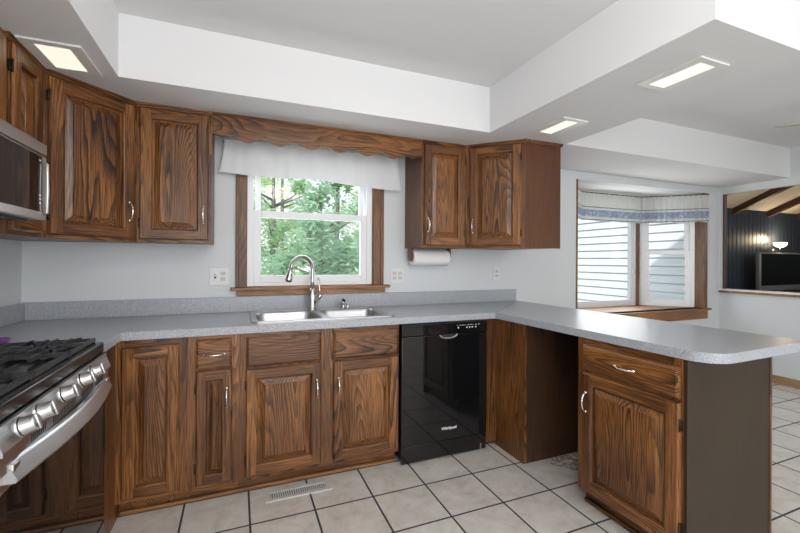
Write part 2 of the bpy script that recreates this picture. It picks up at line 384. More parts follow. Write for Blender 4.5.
def baywin(name, p0, p1, double, frame_in=.03):
    p0, p1 = Vector(p0), Vector(p1); L = (p1-p0).length; ang = math.atan2((p1-p0).y, (p1-p0).x)
    M = Matrix.Translation((p0.x, p0.y, 0)) @ Matrix.Rotation(ang, 4, 'Z')
    z0, z1 = BZ0+.0, BZ1
    def mk(boxes, nm, m, par=None):
        b = MB()
        for bx in boxes: b.box(*bx[:6], m, bx[6] if len(bx) > 6 else 0)
        b.xform(M); return b.build(nm, m, par)
    fr = struct(mk([(0, .045, .0, .09, z0, z1, .003), (L-.045, L, 0, .09, z0, z1, .003), (.045, L-.045, 0, .09, z0, z0+.035, .003), (.045, L-.045, 0, .09, z1-.03, z1, .003)], name, VINYL))
    def sa(z0, z1, y, fw):
        s = mk([(.045, .045+fw, y, y+.03, z0, z1, .003), (L-.045-fw, L-.045, y, y+.03, z0, z1, .003), (.045+fw, L-.045-fw, y, y+.03, z0, z0+fw, .003), (.045+fw, L-.045-fw, y, y+.03, z1-fw, z1, .003)], 'sash', VINYL, fr)
        mk([(.045+fw-.003, L-.045-fw+.003, y+.013, y+.017, z0+fw-.003, z1-fw+.003)], 'pane', GLASS, s)
    if double: sa(z0+.035, 1.40, .01, .045); sa(1.365, z1-.03, .048, .045)
    else: sa(z0+.035, z1-.03, .02, .03)
    return fr
wA = baywin('window_2', (BX0+.03, YB+.14), (CX0-.02, CY), True)
wB = baywin('window_3', (CX0+.02, CY), (CX1-.02, CY), False)
wC = baywin('window_4', (CX1+.03, CY-.02), (BX1-.05, YB+.11), True)
def post(x, y, ang, wd, dp, z0, z1):
    b = MB(); b.box(-wd/2, wd/2, -dp/2, dp/2, z0, z1, OTV, .004); b.xform(Matrix.Translation((x, y, 0)) @ Matrix.Rotation(ang, 4, 'Z')); return b
b = post(CX1, CY+.02, -.5, .042, .09, BZ0, BZ1); b.build('mullion', OTV, wB)
b = post(CX0, CY+.02, .5, .042, .09, BZ0, BZ1); b.build('mullion', OTV, wB)
b = MB(); b.box(BX1-.052, BX1-.004, YB+.002, YB+.13, BZ0, BZ1, OTV, .003); b.build('casing', OTV, wC)
b = MB(); b.box(BX0+.0, BX0+.022, YB-.004, YB+.13, BZ0, BZ1, OTV, .003); b.build('casing', OTV, wA)

# --- ground, siding, trees outside
b = MB(); b.box(-30, 45, YB+.3, 60, -.6, -.5); tag(b.build('lawn', GRASS), 'green lawn seen through the kitchen window', 'lawn', kind='structure')
b = MB()
for k in range(28):
    z = -.3+k*.115
    for (ya, yb) in ((3.07, 5.35),):
        pr = [(5.3715, z), (5.3715, z+.014), (5.336, z+.014), (5.352, z+.115), (5.3715, z+.115)]
        b.grid([[(x, y, zz) for x, zz in pr] for y in (ya, yb)], SIDING, smooth=False)
b.box(5.372, 5.40, 3.07, 5.35, -.5, 2.95, SIDING)
struct(b.build('wall_outside', SIDING, normals=False))

b = MB(); b.box(-3, 5.32, YB+.32, 6.2, -.4995, -.46); tag(b.build('bounce_slab', mat('bounce_slab_grey', srgb(205, 203, 200), .8)), 'pale grey slab added outside to bounce neutral light onto the siding', 'bounce_slab', kind='structure')  # pale slab added so the siding gets neutral bounce, not lawn green

# --- family room beyond the pass-through
b = MB()
b.box(5.42, 14.2, 5.2, 5.3, -.1, 2.45, BLUE)
for k in range(60):
    x = 5.5+k*.145
    b.box(x, x+.006, 5.196, 5.2, 0, 2.45, BLUE)
struct(b.build('wall_family_room'))
b = MB(); b.box(14.1, 14.2, -.5, 5.2, -.1, 4.7, BLUE); b.box(5.35, 14.2, -.6, -.5, -.1, 4.7, BLUE); struct(b.build('wall_family_room_far'))
b = MB(); b.box(5.34, 14.2, -.5, 5.2, -.1, 0, mat('family_room_carpet', srgb(150, 136, 120), .9)); struct(b.build('floor_family_room'))
PITCH = .46; ZE = 2.42
b = MB()
def rp_(y): return ZE + (5.2-y)*PITCH
b.face([(5.34, 5.3, rp_(5.3)), (14.2, 5.3, rp_(5.3)), (14.2, -.6, rp_(-.6)), (5.34, -.6, rp_(-.6))]); b.face([(5.34, 5.3, rp_(5.3)+.1), (14.2, 5.3, rp_(5.3)+.1), (14.2, -.6, rp_(-.6)+.1), (5.34, -.6, rp_(-.6)+.1)])
struct(b.build('ceiling_family_room', FCEIL))
b = MB(); b.box(5.34, 5.40, -.6, 5.2, ZC-.02, 5.1, WALL); struct(b.build('wall_family_room_near'))
for i, x in enumerate((7.32, 8.60, 9.88, 11.17, 12.45)):
    b = MB(); w2 = .055
    for s in (0,):
        pts = [(5.2, rp_(5.2)-.13), (0.0, rp_(0)-.13), (0.0, rp_(0)-.001), (5.2, rp_(5.2)-.001)]
        L1 = [(x-w2, p[0], p[1]) for p in pts]; L2 = [(x+w2, p[0], p[1]) for p in pts]
        b.grid([L1, L2], BEAM, closed=True, smooth=False, caps=True)
    struct(b.build('trim_%d' % (6+i)))

# ------------------------------------------------------------------ cabinets
def door(par, x0, x1, z0, z1, side, handle_z='top', horizontal=False, y=0.0, hinge=True, fw=.052, handle=True):
    """raised-panel door, front towards -y, in the cabinet's own frame"""
    b = MB()
    def ring(i0, y0, i1, y1, m0, m1):
        a = [(x0+i0, y+y0, z0+i0), (x1-i0, y+y0, z0+i0), (x1-i0, y+y0, z1-i0), (x0+i0, y+y0, z1-i0)]
        c = [(x0+i1, y+y1, z0+i1), (x1-i1, y+y1, z0+i1), (x1-i1, y+y1, z1-i1), (x0+i1, y+y1, z1-i1)]
        for k in range(4):
            j = (k+1) % 4; b.face([a[k], a[j], c[j], c[k]], OH if k in (0, 2) else OV)
    ring(0, -.0005, 0, -.013, OH, OV); ring(0, -.013, .006, -.019, OH, OV)
    e, f = .006, fw
    b.face([(x0+e, y-.019, z0+e), (x0+f, y-.019, z0+e), (x0+f, y-.019, z1-e), (x0+e, y-.019, z1-e)], OV)
    b.face([(x1-f, y-.019, z0+e), (x1-e, y-.019, z0+e), (x1-e, y-.019, z1-e), (x1-f, y-.019, z1-e)], OV)
    b.face([(x0+f, y-.019, z0+e), (x1-f, y-.019, z0+e), (x1-f, y-.019, z0+f), (x0+f, y-.019, z0+f)], OH)
    b.face([(x0+f, y-.019, z1-f), (x1-f, y-.019, z1-f), (x1-f, y-.019, z1-e), (x0+f, y-.019, z1-e)], OH)
    ring(f, -.019, f+.003, -.0175, OH, OV); ring(f+.003, -.0175, f+.008, -.011, OH, OV); ring(f+.008, -.011, f+.0085, -.0007, OH, OV)
    b.face([(x0, y-.0005, z0), (x1, y-.0005, z0), (x1, y-.0005, z1), (x0, y-.0005, z1)], OV)
    d = b.build('door', OV, par)
    b = MB(); g = f+.0165
    w = min(x1-x0, z1-z0) - 2*g; rise = min(.026, w*.3)
    def ring2(i0, y0, i1, y1):
        a = [(x0+i0, y+y0, z0+i0), (x1-i0, y+y0, z0+i0), (x1-i0, y+y0, z1-i0), (x0+i0, y+y0, z1-i0)]
        c = [(x0+i1, y+y1, z0+i1), (x1-i1, y+y1, z0+i1), (x1-i1, y+y1, z1-i1), (x0+i1, y+y1, z1-i1)]
        for k in range(4): j = (k+1) % 4; b.face([a[k], a[j], c[j], c[k]], OP)
    ring2(g, -.0008, g, -.004); ring2(g, -.004, g+rise, -.0145); ring2(g+rise, -.0145, g+rise+.002, -.0175)
    k = g+rise+.002
    b.face([(x0+k, y-.0175, z0+k), (x1-k, y-.0175, z0+k), (x1-k, y-.0175, z1-k), (x0+k, y-.0175, z1-k)], OP)
    b.build('panel', OP, d)
    hx = (x1-.027) if side == 'R' else (x0+.027)
    hz = (z1-.145) if handle_z == 'top' else (z0+.145)
    if handle: pull(d, hx, y-.019, hz, vertical=True)
    if hinge:
        kx = x0 if side == 'R' else x1
        for zz in (z0+.09, z1-.09):
            b = MB(); s = -1 if side == 'R' else 1
            b.box(kx, kx+s*.007, y-.010, y-.0008, zz-.022, zz+.022, BRONZE, .001); b.tube([(kx+s*.002, y-.014, zz-.026), (kx+s*.002, y-.014, zz+.026)], .0035, BRONZE, 8)
            b.build('hinge', BRONZE, d)
    return d
def pull(par, x, y, z, vertical=True, L=.096):
    b = MB(); n = 22; pts, rs = [], []
    for i in range(n+1):
        t = i/n; a = (t-.5)*L; h = .024*math.sin(math.pi*t)**.62
        pts.append((x, y-.004-h, z+a) if vertical else (x+a, y-.004-h, z)); rs.append(.0036+.0012*math.sin(math.pi*t)+.0009*math.sin(t*46))
    b.tube(pts, rs, CHROME, 10)
    for e in (-.5, .5):
        c = (x, y, z+e*L) if vertical else (x+e*L, y, z)
        b.lathe(c, [(.0001, -.009), (.005, -.009), (.0075, -.005), (.008, -.0003)], CHROME, 14, 'y')
    return b.build('handle', CHROME, par)
def drawer(par, x0, x1, z0, z1, handle=True, y=0.0, name='drawer'):
    b = MB(); r0 = [(0, -.0005), (0, -.012), (.012, -.019), (.0125, -.0195)]
    rows = []
    for i, yy in r0: rows.append([(x0+i, y+yy, z0+i), (x1-i, y+yy, z0+i), (x1-i, y+yy, z1-i), (x0+i, y+yy, z1-i)])
    b.grid(rows, ODR, closed=True, smooth=False, caps=True)
    d = b.build(name, ODR, par)
    if handle: pull(d, (x0+x1)/2, y-.019, (z0+z1)/2, vertical=False)
    return d
def frame(par, x0, x1, z0, z1, vs, hs, y=0.0, t=.019):
    """face frame: vs = stile spans, hs = rail pieces (x0,x1,z0,z1)"""
    b = MB()
    for a, c in vs: b.box(a, c, y, y+t, z0, z1, OV)
    for a, c, d, e in hs: b.box(a, c, y, y+t, d, e, OH)
    return b.build('face_frame', OV, par)

FY = 2.277; CT = .8735
# base cabinet A : blind corner unit, one tall door
ca = thing('base_cabinet', 'oak base cabinet with one tall full-height door next to the range', 'cabinet', (-.5376, FY, 0), group='oak base cabinets under the grey counter')
frame(ca, 0, 0, .085, CT, [(-.5376, -.505), (-.273, -.231)], [(-.505, -.273, .085, .125), (-.505, -.273, .83, CT)], FY)
b = MB(); b.box(-1.12, -.231, FY+.02, YB-.005, .10, .869, OS); b.box(-.555, -.5376, 1.968, 2.3405, .0, CT, OV); b.build('carcass', OS, ca)
b = MB(); b.box(-.535, -.231, 2.341, 2.355, .0, .0995, OD); b.box(-1.10, -.60, 1.975, 2.34, 0, .084, OD); b.build('toe_kick', OH, ca)
door(ca, -.512, -.266, .105, .838, 'L', hinge=False, handle=False, y=FY)
# base cabinet B : narrow drawer over door
cb = thing('base_cabinet', 'narrow oak base cabinet with one drawer over a slim door', 'cabinet', (-.23, FY, 0), group='oak base cabinets under the grey counter')
frame(cb, 0, 0, .085, CT, [(-.2305, -.185), (-.032, .0095)], [(-.185, -.032, .085, .125), (-.185, -.032, .852, CT), (-.185, -.032, .685, .712)], FY)
b = MB(); b.box(-.230, .009, FY+.02, YB-.005, .10, .869, OS); b.build('carcass', OS, cb)
b = MB(); b.box(-.230, .009, 2.341, 2.355, 0, .0995, OH); b.build('toe_kick', OH, cb)
door(cb, -.193, -.022, .107, .692, 'R', y=FY, fw=.045)
drawer(cb, -.194, -.023, .700, .850, True, FY)
# sink base
cs = thing('sink_cabinet', 'wide oak sink base cabinet with two doors and two plain false drawer fronts', 'cabinet', (.01, FY, 0))
frame(cs, 0, 0, .085, CT, [(.0100, .052), (.438, .522), (.912, .927)], [(.052, .438, .085, .125), (.522, .912, .085, .125), (.052, .438, .85, CT), (.522, .912, .85, CT), (.052, .438, .665, .71), (.522, .912, .665, .71)], FY)
b = MB(); b.box(.0102, .926, FY+.02, YB-.005, .10, .70, OS); b.box(.0102, .028, FY+.02, YB-.005, .70, .869, OS); b.box(.910, .926, FY+.02, YB-.005, .70, .869, OS)
b.box(.028, .910, FY+.021, FY+.03, .70, .869, DARKSLOT); b.build('carcass', OS, cs)
b = MB(); b.box(.0102, .926, 2.341, 2.355, 0, .0995, OH); b.build('toe_kick', OH, cs)
door(cs, .046, .446, .107, .682, 'R', y=FY); door(cs, .516, .919, .107, .682, 'L', y=FY)
drawer(cs, .046, .445, .692, .852, False, FY, 'false_drawer_front'); drawer(cs, .516, .919, .692, .852, False, FY, 'false_drawer_front')

# dishwasher
dw = thing('dishwasher', 'built-in glossy black dishwasher with a recessed pocket handle', 'dishwasher', (.933, 2.24, 0))
b = MB(); b.box(.945, 1.545, 2.262, 2.83, .02, .868); b.build('tub_housing', BLACKM, dw)
b = MB(); b.box(.931, 1.548, 2.240, 2.262, .118, .793, BLACKG, .004); b.build('door_panel', BLACKG, dw)
b = MB(); b.box(.931, 1.548, 2.236, 2.262, .797, .868, BLACKG, .005); cp = b.build('control_panel', BLACKG, dw)
b = MB()
for k, x in enumerate((1.315, 1.335, 1.352, 1.372, 1.392, 1.412, 1.432, 1.452, 1.475)):
    b.box(x, x+(.013 if k % 3 else .006), 2.2352, 2.236, .846, .849, PRINT)
for k, x in enumerate((1.32, 1.385, 1.405, 1.425, 1.452)):
    b.box(x, x+.009, 2.2352, 2.236, .827, .836, PRINT)
b.build('control_marking', PRINT, cp)
b = MB(); n = 16
pts = [(1.255+.062*math.cos(math.pi+math.pi*k/n), 2.2385, .793+.024*math.sin(math.pi+math.pi*k/n)) for k in range(n+1)]
b.tube(pts, .004, STEEL, 8); b.build('pocket_handle', STEEL, dw)
b = MB(); b.face([(p[0], 2.2392, p[2]) for p in pts]); b.build('handle_recess', DARKSLOT, dw)
b = MB(); b.box(.933, 1.546, 2.246, 2.2615, .012, .114, BLACKG, .002); b.build('kick_plate', BLACKM, dw)
b = MB(); b.box(1.500, 1.508, 2.243, 2.2458, .014, .050, STEEL); b.build('foot_bracket', STEEL, dw)
fc = bpy.data.curves.new('lettering', 'FONT'); fc.body = 'Whirlpool'; fc.size = .026; fc.extrude = .0004; fc.align_x = 'CENTER'; fc.offset = .0006
fo = bpy.data.objects.new('tmp_text', fc); me = fo.to_mesh().copy(); bpy.data.objects.remove(fo)
me.materials.clear(); me.materials.append(PRINT)
me.transform(Matrix.Translation((1.262-.933, -.0006, .184)) @ Matrix.Rotation(math.pi/2, 4, 'X'))
lo = bpy.data.objects.new('logo_lettering', me); COL.objects.link(lo); lo.parent = dw

# filler strip and blank panel at the inner corner
b = MB(); b.box(1.5505, 1.664, 2.277, 2.296, .03, CT, OV); o = b.build('filler_strip', OV); recenter(o, (1.55, 2.277, .0)); tag(o, 'narrow vertical oak filler board beside the black dishwasher', 'filler board'); 
b = MB(); b.box(1.6505, 1.672, 1.992, 2.2765, .004, CT, OV); b.box(1.672, 2.245, 1.992, 2.01, .004, .868, RAW); b.box(2.228, 2.245, 2.01, 2.86, .004, .868, RAW)
o = b.build('blank_corner_panel', OV); recenter(o, (1.65, 1.99, 0)); tag(o, 'blank oak corner panel on the far side of the empty appliance gap', 'panel')
b = MB(); b.box(2.246, 2.26, 1.04, 2.86, .004, .868, RAW); o = b.build('peninsula_back_panel', RAW); recenter(o, (2.246, 1.04, 0)); tag(o, 'dark wooden back panel closing the empty gap in the peninsula', 'panel')

# peninsula cabinet (local frame, faces -x)
cpn = thing('base_cabinet', 'oak peninsula cabinet with one drawer over one door at the counter end', 'cabinet', (1.66, 1.577, 0), -math.pi/2, local=True)
W = .535
frame(cpn, 0, 0, .085, CT, [(0, .044), (W-.052, W+.0)], [(.044, W-.052, .085, .125), (.044, W-.052, .832, CT), (.044, W-.052, .69, .725)], 0)
b = MB(); b.box(0, W-.002, .02, .583, .095, .869, RAW); b.build('carcass', RAW, cpn)
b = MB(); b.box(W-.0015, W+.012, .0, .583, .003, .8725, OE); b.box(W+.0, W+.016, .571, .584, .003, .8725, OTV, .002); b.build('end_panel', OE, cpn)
b = MB(); b.box(.005, W-.002, .055, .07, .003, .0945, OH); b.box(.003, W-.002, .042, .055, .0, .022, OH, .004); b.build('toe_kick', OH, cpn)
door(cpn, .040, .525, .100, .697, 'L'); drawer(cpn, .040, .525, .712, .838)

# upper cabinets
def carc(par, loop, z0=1.372-.014, z1=ZS-.001, m=OS, crown=True):
    b = MB(); b.prism([loop], z0, z1, m); b.build('carcass', m, par)
def crown(par, pts, z=ZS-.0005):
    b = MB()
    for (p, q_) in zip(pts, pts[1:]):
        p, q_ = Vector((*p, 0)), Vector((*q_, 0)); d = (q_-p).normalized(); nrm = Vector((d.y, -d.x, 0))
        prof = [(0, -.020), (.006, -.020), (.010, -.012), (.016, -.008), (.017, 0), (0, 0)]
        rows = [[pp + nrm*a + Vector((0, 0, z+c)) for a, c in prof] for pp in (p-d*.0, q_+d*.0)]
        b.grid(rows, OH, closed=True, smooth=False, caps=True)
    b.build('crown_strip', OH, par)
U0, U1 = 1.358, ZS-.001
UF = 2.577
def upper(label, loc, rz, Wd, depthloop, side, dx0=.018, dx1=None, stile=.042, name='wall_cabinet', group='oak wall cabinets', crownpts=None, hand=True, zb=U0):
    c = thing(name, label, 'cabinet', (loc[0], loc[1], zb), rz, group, local=True)
    h = U1-zb
    frame(c, 0, 0, 0, h, [(0, stile), (Wd-stile, Wd)], [(stile, Wd-stile, 0, .042), (stile, Wd-stile, h-.05, h)], 0)
    b = MB(); b.prism([depthloop], .004, h, OS); b.build('carcass', OS, c)
    door(c, dx0, (Wd-dx0) if dx1 is None else dx1, .018, h-.026, side, 'bottom', handle=hand)
    b = MB(); prof = [(-.0005, -.020), (-.006, -.020), (-.010, -.012), (-.016, -.008), (-.017, 0), (-.0005, 0)]
    for seg in (crownpts or [((0, 0), (Wd, 0))]):
        p, q_ = Vector((*seg[0], 0)), Vector((*seg[1], 0)); d = (q_-p).normalized(); nr = Vector((-d.y, d.x, 0))
        b.grid([[pp + nr*a + Vector((0, 0, h+cc)) for a, cc in prof] for pp in (p, q_)], OH, closed=True, smooth=False, caps=True)
    b.build('crown_strip', OH, c)
    return c
G = None
# left wall: narrow cabinet beside the microwave
upper('narrow oak wall cabinet on the left wall, half hidden by the microwave', (-.8225, 1.964), math.pi/2, .312, [(0, .02), (.312, .02), (.312, .30), (0, .30)], 'R', .030, group='oak wall cabinets', hand=False)
# over the microwave
c = thing('wall_cabinet', 'short oak wall cabinet mounted above the microwave', 'cabinet', (-.8225, 1.20, 1.706), math.pi/2, 'oak wall cabinets', local=True)
frame(c, 0, 0, 0, U1-1.706, [(0, .04), (.36, .40), (.722, .762)], [(.04, .36, 0, .03), (.40, .722, 0, .03), (.04, .36, .37, U1-1.706), (.40, .722, .37, U1-1.706)], 0)
b = MB(); b.box(0, .762, .02, .30, 0, U1-1.706, OS); b.build('carcass', OS, c)
door(c, .022, .375, .014, .395, 'R', 'bottom'); door(c, .385, .74, .014, .395, 'L', 'bottom')
# left corner diagonal
s2 = math.sqrt(.5)
upper('diagonal oak corner wall cabinet above the left end of the counter', (-.8225, 2.2775), math.pi/4, .4305, [(.014, .0205), (.4165, .0205), (.640, .215-.03), (.2153+.0, .6455-.035), (-.205, .215-.03)], 'R', .022)
# left of window
upper('single-door oak wall cabinet directly left of the kitchen window', (-.516, UF), 0, .374, [(0, .02), (.374, .02), (.374, .305), (0, .305)], 'R', .016)
# right of window
upper('single-door oak wall cabinet directly right of the window, paper towels under it', (1.219, UF), 0, .365, [(0, .02), (.365, .02), (.365, .305), (0, .305)], 'L', .016, crownpts=[((0, 0), (.358, 0))])
# right corner: diagonal front, end panel towards camera
c = thing('wall_cabinet', 'diagonal oak end wall cabinet, last on the right with a plain side', 'cabinet', (1.5845, UF, U0), 0, 'oak wall cabinets')
_bases[c.name] = Vector((0, 0, 0)); c.location = (1.5845, UF, U0); c.rotation_euler = (0, 0, -math.pi/4)
DW_ = .428; h = U1-U0
frame(c, 0, 0, 0, h, [(0, .042), (DW_-.042, DW_)], [(.042, DW_-.042, 0, .042), (.042, DW_-.042, h-.05, h)], 0)
Ri = Matrix.Rotation(math.pi/4, 4, 'Z') @ Matrix.Translation((-1.5845, -UF, 0))
lp = [Ri @ Vector((x, y, 0)) for x, y in [(1.600, 2.591), (1.898, 2.2835), (2.205, 2.2835), (2.205, 2.884), (1.600, 2.884)]]
b = MB(); b.prism([[(p.x, p.y) for p in lp]], .003, h, OS); b.build('carcass', OS, c)
lp = [Ri @ Vector((x, y, 0)) for x, y in [(1.889, 2.2765), (2.212, 2.2765), (2.212, 2.2833), (1.896, 2.2833)]]
b = MB(); b.prism([[(p.x, p.y) for p in lp]], 0, h, OS); b.build('end_panel', OS, c)
door(c, .030, DW_-.030, .018, h-.026, 'L', 'bottom', hinge=True)
b = MB(); prof = [(-.0005, -.020), (-.006, -.020), (-.010, -.012), (-.016, -.008), (-.017, 0), (-.0005, 0)]
a1, a2, a3, a4 = [Ri @ Vector((x, y, 0)) for x, y in [(1.5845, UF), (1.887, 2.2745), (2.2125, 2.2745), (2.2125, 2.88)]]
for p, q_ in ((a1, a2), (a2, a3), (a3, a4)):
    d = (q_-p).normalized(); nr = Vector((-d.y, d.x, 0))
    b.grid([[pp + nr*a + Vector((0, 0, h+cc)) for a, cc in prof] for pp in (p-d*.003, q_+d*.007)], OH, closed=True, smooth=False, caps=True)
b.build('crown_strip', OH, c)

# scalloped valance board over the sink
x0, x1 = -.1415, 1.2185; n = 150; top, bot = [], []
for i in range(n+1):
    x = x0+(x1-x0)*i/n; e = min(x-x0, x1-x)
    z = 1.990 + 0.015*math.cos(2*math.pi*(x-x0-.10)/.190)
    if e < .055: z = 2.0+.004*math.cos(e/.055*math.pi)
    bot.append((x, z)); top.append((x, ZS-.001))
b = MB(); rows = []
for (xb, zb), (xt, zt) in zip(bot, top): rows.append([(xb, UF, zb), (xb, UF, zt), (xb, UF+.019, zt), (xb, UF+.019, zb)])
b.grid(rows, ODR, closed=True, smooth=False, caps=True)
b.box(x0, x1, UF-.0165, UF-.0005, ZS-.012, ZS-.001, OH, .003)
o = b.build('valance_board', OH); recenter(o, (x0, UF, 1.99)); tag(o, 'scalloped oak valance board spanning above the kitchen window', 'valance board')

# ------------------------------------------------------------------ countertop with backsplash
def arc(cx, cy, r, a0, a1, n=10): return [(cx+r*math.cos(math.radians(a0+(a1-a0)*i/n)), cy+r*math.sin(math.radians(a0+(a1-a0)*i/n))) for i in range(n+1)]
outer = [(XL+.001, YB-.001), (XL+.001, 1.966), (-.5126, 1.966), (-.5126, 2.251), (1.6245, 2.251)] + arc(1.6555+.11, .930+.11, .11, 180, 270) + arc(2.365-.06, .945+.06, .06, 270, 360, 6) + [(2.297, YB-.001)]
def rr(x0, x1, y0, y1, r, n=6):
    return arc(x0+r, y0+r, r, 180, 270, n)+arc(x1-r, y0+r, r, 270, 360, n)+arc(x1-r, y1-r, r, 0, 90, n)+arc(x0+r, y1-r, r, 90, 180, n)
ct = thing('countertop', 'speckled grey laminate worktop running under the window and out along the peninsula', 'countertop', (.5, 2.57, .875))
b = MB(); b.prism([outer, rr(.095, .905, 2.345, 2.745, .03)], .8745, .914, LAM); b.build('worktop', LAM, ct)
b = MB(); b.box(XL+.02, 2.287, YB-.0195, YB-.001, .9142, 1.016, LAM, .002); b.box(XL+.0012, XL+.0195, 1.966, YB-.001, .9142, 1.016, LAM, .002); b.build('backsplash', LAM, ct)
b = MB(); b.face([(1.6245, 2.251, .9143), (1.6275, 2.251, .9143), (2.297, YB-.02, .9143), (2.294, YB-.02, .9143)]); b.box(1.6235, 1.6245, 2.2505, 2.2512, .8745, .9143, DARKSLOT); b.build('mitre_seam', mat('seam', srgb(128, 131, 138), .5), ct)

# sink
sk = thing('kitchen_sink', 'stainless steel double bowl sink set in the counter below the window', 'sink', (.5, 2.57, .914))
SX0, SX1, SY0, SY1 = .072, .925, 2.312, 2.812
b1 = (.105, .478, 2.355, 2.735); b2 = (.515, .895, 2.355, 2.735)
b = MB(); b.prism([rr(SX0, SX1, SY0, SY1, .04), rr(*b1, .06), rr(*b2, .06)], .9145, .9195, SINKS)
b.tube([Vector((x, y, .919)) for x, y in rr(SX0+.006, SX1-.006, SY0+.006, SY1-.006, .036)+[(SX0+.006, SY0+.042)]], .004, SINKS, 8, cap=False)
b.build('rim', SINKS, sk)
for bb in (b1, b2):
    b = MB(); rows = []
    for z, ins in ((.9195, 0), (.914, .004), (.90, .007), (.79, .016), (.765, .03), (.755, .06)):
        rows.append([(x, y, z) for x, y in rr(bb[0]+ins, bb[1]-ins, bb[2]+ins, bb[3]-ins, .06)])
    vr = b.grid(rows, SINKS, closed=True); b.bm.faces.new(vr[-1])
    o = b.build('bowl', SINKS, sk)
    b = MB(); b.lathe(((bb[0]+bb[1])/2, (bb[2]+bb[3])/2, .7555), [(.043, 0), (.043, .003), (.034, .004), (.030, .001), (.0001, .001)], CHROME, 24); b.build('drain', CHROME, o)

# faucet
fa = thing('kitchen_faucet', 'brushed nickel gooseneck pull-down faucet rising behind the sink', 'faucet', (.478, 2.764, .92))
fx, fy, z0 = .478, 2.764, .9198
b = MB(); b.lathe((fx, fy, z0), [(.031, 0), (.031, .006), (.026, .012), (.0235, .03), (.0255, .075), (.0235, .11), (.017, .135), (.0145, .15)], NICKEL, 24); b.build('body', NICKEL, fa)
dx, dy = -.84, -.54; R = .093; zt = z0+.272
pts = [(fx, fy, z0+.13), (fx, fy, z0+.2), (fx, fy, zt)]
for k in range(1, 17):
    t = math.pi*k/16*.95; d = R*(1-math.cos(t)); pts.append((fx+dx*d, fy+dy*d, zt+R*math.sin(t)))
b = MB(); b.tube(pts, .0135, NICKEL, 16); b.build('spout', NICKEL, fa)
e = Vector(pts[-1]); dd = (Vector(pts[-1])-Vector(pts[-2])).normalized()
b = MB(); b.tube([e, e+dd*.010, e+dd*.024, e+dd*.052, e+dd*.076, e+dd*.083], [.0145, .0165, .0165, .021, .0225, .019], NICKEL, 18)
sh = b.build('spray_head', NICKEL, fa)
b = MB(); b.tube([e+dd*.080, e+dd*.0865], [.0175, .016], BLACKM, 16); b.build('nozzle', BLACKM, sh)
b = MB(); b.tube([(fx+.012, fy-.008, z0+.055), (fx+.05, fy-.028, z0+.10), (fx+.058, fy-.03, z0+.115)], [.016, .016, .010], NICKEL, 14)
b.tube([(fx+.050, fy-.026, z0+.10), (fx+.046, fy-.024, z0+.14), (fx+.040, fy-.02, z0+.195), (fx+.038, fy-.02, z0+.225)], [.008, .0065, .0065, .008], NICKEL, 10); b.build('lever_handle', NICKEL, fa)
# soap dispenser
sp_ = thing('soap_dispenser', 'small dark-topped soap dispenser pump on the sink deck right of the faucet', 'soap dispenser', (.70, 2.782, .92))
b = MB(); b.lathe((.70, 2.782, z0), [(.021, 0), (.021, .004), (.014, .010), (.012, .03), (.0145, .034), (.0145, .05), (.009, .054), (.009, .062), (.004, .064)], NICKEL, 18); b.build('base', NICKEL, sp_)
b = MB(); b.tube([(.70, 2.782, z0+.055), (.70, 2.776, z0+.064), (.70, 2.755, z0+.064), (.70, 2.738, z0+.056)], [.009, .009, .007, .006], BLACKM, 10); b.build('spout', BLACKM, sp_)
b = MB(); b.lathe((.735, 2.785, z0), [(.012, 0), (.012, .003), (.007, .008), (.007, .03), (.009, .033), (.009, .04), (.003, .042)], CHROME, 14); o = b.build('air_gap_cap', CHROME); recenter(o, (.735, 2.785, .9195)); tag(o, 'tiny chrome cap on the sink deck right beside the soap dispenser', 'sink fitting')

# ------------------------------------------------------------------ range
rg = thing('gas_range', 'stainless gas range with black grates and a black glass oven door', 'stove', (-.8, 1.58, 0))
Y0_, Y1_ = 1.150, 1.962
b = MB(); b.box(-1.10, -.525, Y0_+.002, Y1_-.002, .06, .880, STEEL, .003); b.build('body', STEEL, rg)
b = MB(); b.box(-1.105, -.503, Y0_, Y1_, .886, .928, BLACKM, .006); b.build('cooktop', BLACKM, rg)
b = MB(); b.box(-1.112, -1.075, Y0_, Y1_, .928, .942, BLACKM, .003); b.build('rear_vent', BLACKM, rg)
# control panel: slanted profile swept along Y
b = MB(); prof = [(-.52, .880), (-.497, .880), (-.4935, .864), (-.480, .828), (-.480, .820), (-.52, .820)]
b.grid([[(x, y, z) for x, z in prof] for y in (Y0_, Y1_)], STEEL, closed=True, smooth=False, caps=True); pn = b.build('control_panel', STEEL, rg)
b = MB(); b.box(-.5225, -.500, Y0_+.002, Y1_-.002, .8808, .8855, BLACKM); b.build('panel_gasket', BLACKM, rg)
nrm = Vector((.95, 0, .31)).normalized(); up = Vector((-.31, 0, .95))
for ky in (1.248, 1.345, 1.500, 1.655, 1.760):
    base = Vector((-.4900, ky, .852)); b = MB()
    b.lathe((0, 0, 0), [(.026, 0), (.026, .004), (.0235, .005), (.0235, .009), (.0215, .011), (.0205, .034), (.0185, .038), (.0001, .038)], STEEL, 26, 'x')
    b.lathe((0, 0, 0), [(.0238, .0055), (.0238, .0088)], BLACKM, 26, 'x', cap=False)
    b.box(.030, .0415, -.0055, .0055, -.020, .020, STEEL, .002)
    b.xform(Matrix.Translation(base) @ Matrix.Rotation(-math.atan2(.31, .95), 4, 'Y')); b.build('knob', STEEL, rg)
